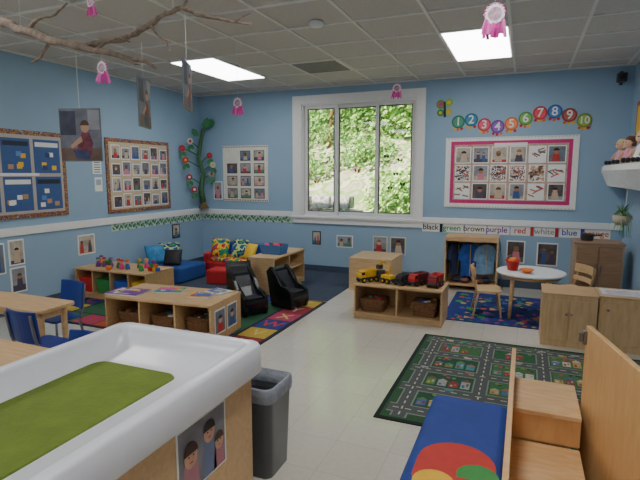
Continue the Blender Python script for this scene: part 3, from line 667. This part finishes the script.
# ------------------------------------------------------------------ changing table with steps
o=B('changing_table_with_steps')
TW=wood('step_wood',(210,164,110),(226,188,138),sc=(3,14,14)); TV=wood('door_wood',(212,162,104),(224,178,120),sc=(14,14,2.5))
o.box(-.02,.0,1.25,2.66,.0,.60,TV)
zt=[.50,.36,.22,.08]; yt=[2.52,2.17,1.87,1.57,1.27]
for i,z in enumerate(zt):
    o.box(.0,.265-.0,yt[i+1],yt[i],z-.02,z,TW)
    o.box(.0,.265,yt[i+1]+.012,yt[i+1]+.024,(zt[i+1] if i<3 else 0),z-.02,TV)
o.box(.0,.265,2.50,2.52,0,.48,TV)
d=Vector((.45-.275,1.52-2.34,0)).normalized(); nrm=Vector((-d.y,d.x,0)); p0=Vector((.275,2.34,.05)); Ld=.84
def dbox(a,b_,c,e,z0,z1,m):
    loops=[[p0+d*u+nrm*w+Vector((0,0,z-.05)) for u,w in ((a,c),(b_,c),(b_,e),(a,e))] for z in (z0,z1)]
    o.loft(loops,m,False)
dbox(0,Ld,0,.022,.05,.85,TV)
dbox(.0,.022,-.012,0,.77,.83,METAL); dbox(.006,.016,-.03,-.012,.78,.82,METAL); dbox(-.03,.012,.002,.02,.79,.815,METAL)
o.box(.47,1.05,.9,1.5,.05,.85,TV)
o.done(bevel=.002)
# ------------------------------------------------------------------ low play kitchen units right
o=B('play_kitchen_cabinet'); o.box(.19,.62,4.62,5.0,.0,.46,WOODV); o.box(.185,.625,4.61,5.005,.46,.475,WOOD); o.box(.215,.40,4.608,4.62,.06,.42,WOODV); o.box(.41,.595,4.608,4.62,.06,.42,WOODV)
for x in(.385,.425): o.sph((x,4.60,.30),.012,METAL,n=8)
o.done(bevel=.003)
o=B('play_kitchen_cabinet'); o.box(.635,1.06,4.66,5.02,.0,.46,WOODV); o.box(.63,1.065,4.65,5.025,.46,.475,WOOD); o.box(.66,1.04,4.648,4.66,.06,.42,WOODV); o.sph((.70,4.64,.36),.012,METAL,n=8)
o.done(bevel=.003)
o=B('place_mat'); o.box(.66,1.0,4.72,4.95,0,.006,mat((220,220,224),.6)); o.box(.7,.95,4.75,4.9,.006,.008,mat((200,190,200),.6,.2)); o.done((0,0,.4755))
o=B('play_refrigerator'); PF=mat((178,154,130),.6,.05); 
o.box(.54,1.02,6.05,6.45,.0,.72,PF); o.box(.53,1.03,6.04,6.46,.72,.74,DWOOD); o.box(.56,.775,6.035,6.05,.06,.70,DWOOD); o.box(.785,1.0,6.035,6.05,.06,.70,DWOOD)
for x in (.755,.805): o.tube([(x,6.035,.40),(x,6.02,.41),(x,6.02,.50),(x,6.035,.51)],.006,METAL)
o.done((0,0,.0125),bevel=.004)
o=B('toy_pot'); o.lathe((0,0,0),[(.06,0),(.065,.01),(.065,.07),(.068,.072),(.06,.068),(.055,.01)],DGREY); o.tube([(.065,0,.06),(.15,0,.065)],.008,BLACK); o.done((.68,6.27,.755))
o=B('round_table'); WT=mat((232,234,234),.35,.02)
o.lathe((0,0,0),[(.33,.475),(.345,.478),(.35,.487),(.345,.497),(.33,.50)],WT,40)
o.lathe((0,0,0),[(.30,.44),(.30,.476)],WOOD,32)
for k in range(4):
    t=math.pi/4+k*math.pi/2; o.tube([(.25*math.cos(t),.25*math.sin(t),.45),(.27*math.cos(t),.27*math.sin(t),0)],[.022,.016],WOOD,12)
o.done((.10,5.48,.0125),sc=.97)
def kidchair(name,x,y,rz,m,legm,sh=.28,bh=.52,w=.30,d=.27,z=0,slat=False):
    o=B(name)
    o.loft([rr(-w/2,w/2,-d/2,d/2,.04,sh-.018),rr(-w/2,w/2,-d/2,d/2,.04,sh)],m,False)
    for sg in(-1,1):
        o.tube([(sg*(w/2-.03),d/2-.04,sh-.01),(sg*(w/2+.0),d/2-.01,0)],.011,legm,8)
        o.tube([(sg*(w/2-.03),-d/2+.03,sh-.01),(sg*(w/2+.0),-d/2-.02,0)],.011,legm,8)
        o.tube([(sg*(w/2-.02),-d/2+.012,sh-.02),(sg*(w/2-.02),-d/2-.02,sh+.1),(sg*(w/2-.02),-d/2-.045,bh-.02)],.012,legm,8)
    n=8
    def bk(z0,z1,off0,off1):
        fr=[];
        for zz,of in ((z0,off0),(z1,off1)):
            a=[(-w/2+w*k/n,-d/2-of-.03*math.cos(math.pi*(k/n-.5)),zz) for k in range(n+1)]
            b_=[(p[0],p[1]+.014,p[2]) for p in a[::-1]]
            fr.append(a+b_)
        o.loft(fr,m,False)
    if slat: bk(sh+.06,sh+.11,.0,.005); bk(bh-.09,bh,.015,.02)
    else: bk(sh+.05,bh,.0,.03)
    o.done((x,y,z),rz,bevel=.004)
kidchair('wooden_chair',-.31,5.42,-math.pi/2+.15,WOOD2,WOOD,slat=True,z=.0125)
kidchair('wooden_chair',.50,5.78,math.pi/2+.5,WOOD2,WOOD,slat=True,z=.0125)
o=B('toy_bucket'); o.lathe((0,0,0),[(.05,0),(.07,.10),(.075,.10),(.065,.095),(.045,.01)],RED); o.tube([(.07*math.cos(t),0,.1+.06*math.sin(t)) for t in [k*math.pi/8 for k in range(9)]],.004,ORG,6); o.sph((0,0,.09),.05,ORG,n=10); o.done((-.08,5.47,.499))
o=B('toy_bowl'); o.lathe((0,0,0),[(.03,0),(.07,.035),(.067,.035),(.028,.006)],ORG); o.done((.06,5.36,.499))
o=B('dress_up_wardrobe'); w,d_,h=.66,.38,.70
o.box(-w/2,-w/2+.02,-d_/2,d_/2,0,h,WOODV); o.box(w/2-.02,w/2,-d_/2,d_/2,0,h,WOODV); o.box(-w/2+.02,w/2-.02,-d_/2,d_/2,h-.02,h,WOOD); o.box(-w/2+.02,w/2-.02,-d_/2,d_/2,.06,.08,WOOD); o.box(-w/2+.02,w/2-.02,d_/2-.01,d_/2,.08,h-.02,mat((226,212,192),.6)); o.box(-w/2+.02,w/2-.02,-d_/2,-d_/2+.02,h-.06,h-.02,WOOD)
o.cyl((-w/2+.02,0,h-.06),(w/2-.02,0,h-.06),.01,METAL)
o.done((-.60,6.64,0),bevel=.003)
def jacket(x,y,z,c,s=1,rz=0,long=.34):
    o=B('dress_up_jacket'); m=mat(c,.85,.2,20,bump=.5,bscale=20)
    half=[(.03,.0),(.09,-.02),(.14,-.10),(.16,-.22),(.12,-.24),(.11,-.14),(.11,-long),(.0,-long-.01)]
    pts=[(a*s,b_*s) for a,b_ in half]+[(-a*s,b_*s) for a,b_ in half[::-1][1:]]
    o.prism(pts,-.03*s,.03*s,m); o.box(-.004,.004,-.033*s,-.03*s,-long*s,-.01,YEL); o.tube([(0,0,0),(0,0,.03),(.015,0,.04)],.003,METAL,6)
    o.done((x,y,z),rz,bevel=.012)
jacket(-.79,6.60,.595,(40,50,80),.95,.9,.42); jacket(-.63,6.60,.595,(50,90,170),.95,.5,.44); jacket(-.43,6.60,.595,(130,170,205),.95,.4,.40)
o=B('fabric_pile'); 
for k in range(7): o.sph((U(-.2,.2),U(-.08,.08),.05),.06,random.choice([mat((60,60,90),.9),mat((130,80,80),.9),mat((80,110,150),.9)]),(1,1,.6),n=10)
o.done((-.60,6.60,.07))
def blackchair(x,y,rz):
    o=B('toddler_lounge_chair'); 
    BK=mat((24,24,27),.25,.15,20); SG=mat((50,52,58),.3,.1)
    o.prism([(-.20,.02),(.13,.02),(.15,.10),(.16,.17),(.15,.21),(-.10,.19),(-.22,.50),(-.28,.52),(-.31,.47)],-.15,.15,BK)
    for sg in(-1,1):
        a,b_=(.12,.175) if sg>0 else (-.175,-.12)
        o.prism([(-.22,.0),(.13,.0),(.16,.08),(.14,.24),(.06,.29),(-.04,.31),(-.12,.43),(-.24,.54),(-.31,.47)],a,b_,BK)
    o.prism([(-.02,.205),(.13,.215),(.14,.235),(-.06,.23),(-.19,.47),(-.21,.46)],-.11,.11,SG)
    o.done((x,y,.0115),rz,bevel=.016,seg=3,sc=.84)
blackchair(-3.04,4.86,-.9); blackchair(-2.66,4.44,-.5); blackchair(-2.38,4.88,-.3)
def pat(name,cs,sc): return speckle(name,cs,sc,.85)
FAB=pat('primary_fabric',[(40,80,170),(210,50,50),(240,200,60),(50,150,80),(40,80,170)],9)
o=B('kids_sofa')
o.box(-.42,.42,-.25,.25,.0,.20,mat((190,40,50),.85)); o.box(-.42,.42,.15,.28,.20,.44,mat((40,70,160),.85)); o.box(-.46,-.34,-.25,.25,.05,.32,mat((190,40,50),.85)); o.box(.34,.46,-.25,.25,.05,.32,mat((50,140,80),.85)); o.box(-.33,.33,-.24,.14,.2,.26,FAB)
o.done((-3.95,6.25,.008),-.1,bevel=.03,seg=3)
def pillow(x,y,z,m,s=.3,rx=1.1,rz=0):
    o=B('throw_pillow'); n=10
    for sd in(1,-1):
        g=[[o.v((s*(i/n-.5),s*(j/n-.5),sd*s*.18*((1-(2*i/n-1)**2)*(1-(2*j/n-1)**2))**.5)) for i in range(n+1)] for j in range(n+1)]
        for j in range(n):
            for i in range(n): o.f([g[j][i],g[j][i+1],g[j+1][i+1],g[j+1][i]],m,True)
    bmesh.ops.remove_doubles(o.bm,verts=o.bm.verts[:],dist=.0005)
    ob=o.done((x,y,z)); ob.rotation_euler=(rx,0,rz)
G2=pat('green_blue_fabric',[(30,110,80),(40,90,170),(200,220,120),(30,60,120),(60,150,90)],8)
pillow(-4.2,6.17,.40,FAB,.28,1.2,.2); pillow(-3.88,6.2,.40,G2,.28,1.2,-.1); pillow(-3.66,6.14,.38,mat((240,200,60),.85),.24,1.1,-.4)
o=B('foam_bench'); o.box(-.35,.35,-.3,.3,0,.22,mat((40,80,150),.85)); o.done((-4.62,5.6,.008),bevel=.03)
pillow(-4.75,5.7,.365,G2,.30,1.1,.9); pillow(-4.50,5.45,.345,BLACK,.24,1.0,.4); pillow(-4.80,5.45,.365,mat((60,130,180),.8,.3),.28,1.1,1.1)
o=B('foam_block'); o.box(-.2,.2,-.14,.14,0,.2,mat((190,40,44),.8)); o.done((-3.78,5.62,.008),.1,bevel=.02)
o=B('foam_block'); o.box(-.12,.12,-.12,.12,0,.24,mat((40,90,180),.8)); o.done((-3.45,5.58,.008),.3,bevel=.02)
o=B('storage_bin'); o.loft([rr(-.14,.14,-.1,.1,.02,0),rr(-.16,.16,-.12,.12,.02,.12),rr(-.15,.15,-.11,.11,.02,.12),rr(-.13,.13,-.09,.09,.02,.01)],mat((70,120,180),.5),False)
for k in range(6): o.sph((U(-.09,.09),U(-.05,.05),.11),.035,random.choice(MULTI),n=8)
o.done((-2.98,5.60,.473))
# ------------------------------------------------------------------ left tables and chairs
def ktable(x0,x1,y0,y1,h,z=0):
    o=B('activity_table'); 
    o.loft([rr(x0,x1,y0,y1,.05,h-.025),rr(x0,x1,y0,y1,.05,h)],WOOD,False)
    o.box(x0+.06,x1-.06,y0+.06,y0+.08,h-.09,h-.025,WOOD); o.box(x0+.06,x1-.06,y1-.08,y1-.06,h-.09,h-.025,WOOD); o.box(x0+.06,x0+.08,y0+.06,y1-.06,h-.09,h-.025,WOOD); o.box(x1-.08,x1-.06,y0+.06,y1-.06,h-.09,h-.025,WOOD)
    for x in(x0+.07,x1-.07):
        for y in (y0+.07,y1-.07): o.cyl((x,y,h-.03),(x,y,0),.024,WOOD,.018,12)
    o.done((0,0,z),bevel=.004)
ktable(-4.5,-3.24,2.42,2.76,.5); ktable(-3.6,-2.14,.95,1.92,.5)
kidchair('blue_toddler_chair',-3.13,2.37,-.05,BLUE,METAL,bh=.58,sh=.30)
kidchair('blue_toddler_chair',-3.68,2.93,math.pi-.1,BLUE,METAL,bh=.56)
kidchair('blue_toddler_chair',-2.56,2.08,math.pi,BLUE,METAL,bh=.49)
# ------------------------------------------------------------------ light, world, camera
W=bpy.data.worlds.new('sky'); bpy.context.scene.world=W; W.use_nodes=True; nt=W.node_tree
bg=nt.nodes['Background']; sk=nt.nodes.new('ShaderNodeTexSky'); sk.sky_type='HOSEK_WILKIE'; sk.turbidity=4; sk.sun_direction=(-.3,-.6,.75)
nt.links.new(sk.outputs['Color'],bg.inputs['Color']); bg.inputs['Strength'].default_value=7
L_=bpy.data.lights.new('sun','SUN'); L_.energy=20; L_.angle=.02; L_.color=(1,.96,.88); lo=bpy.data.objects.new('sun',L_); bpy.context.collection.objects.link(lo); lo.rotation_euler=(math.radians(48),0,math.radians(-25))
cam=bpy.data.cameras.new('camera'); co=bpy.data.objects.new('camera',cam); bpy.context.collection.objects.link(co)
cam.sensor_width=36; cam.lens=490/640*36; cam.clip_start=.02
co.location=(0,0,1.5); co.rotation_euler=Euler((math.pi/2-math.atan(66/490.),0,math.atan2(206,494.4)),'XYZ')
bpy.context.scene.camera=co
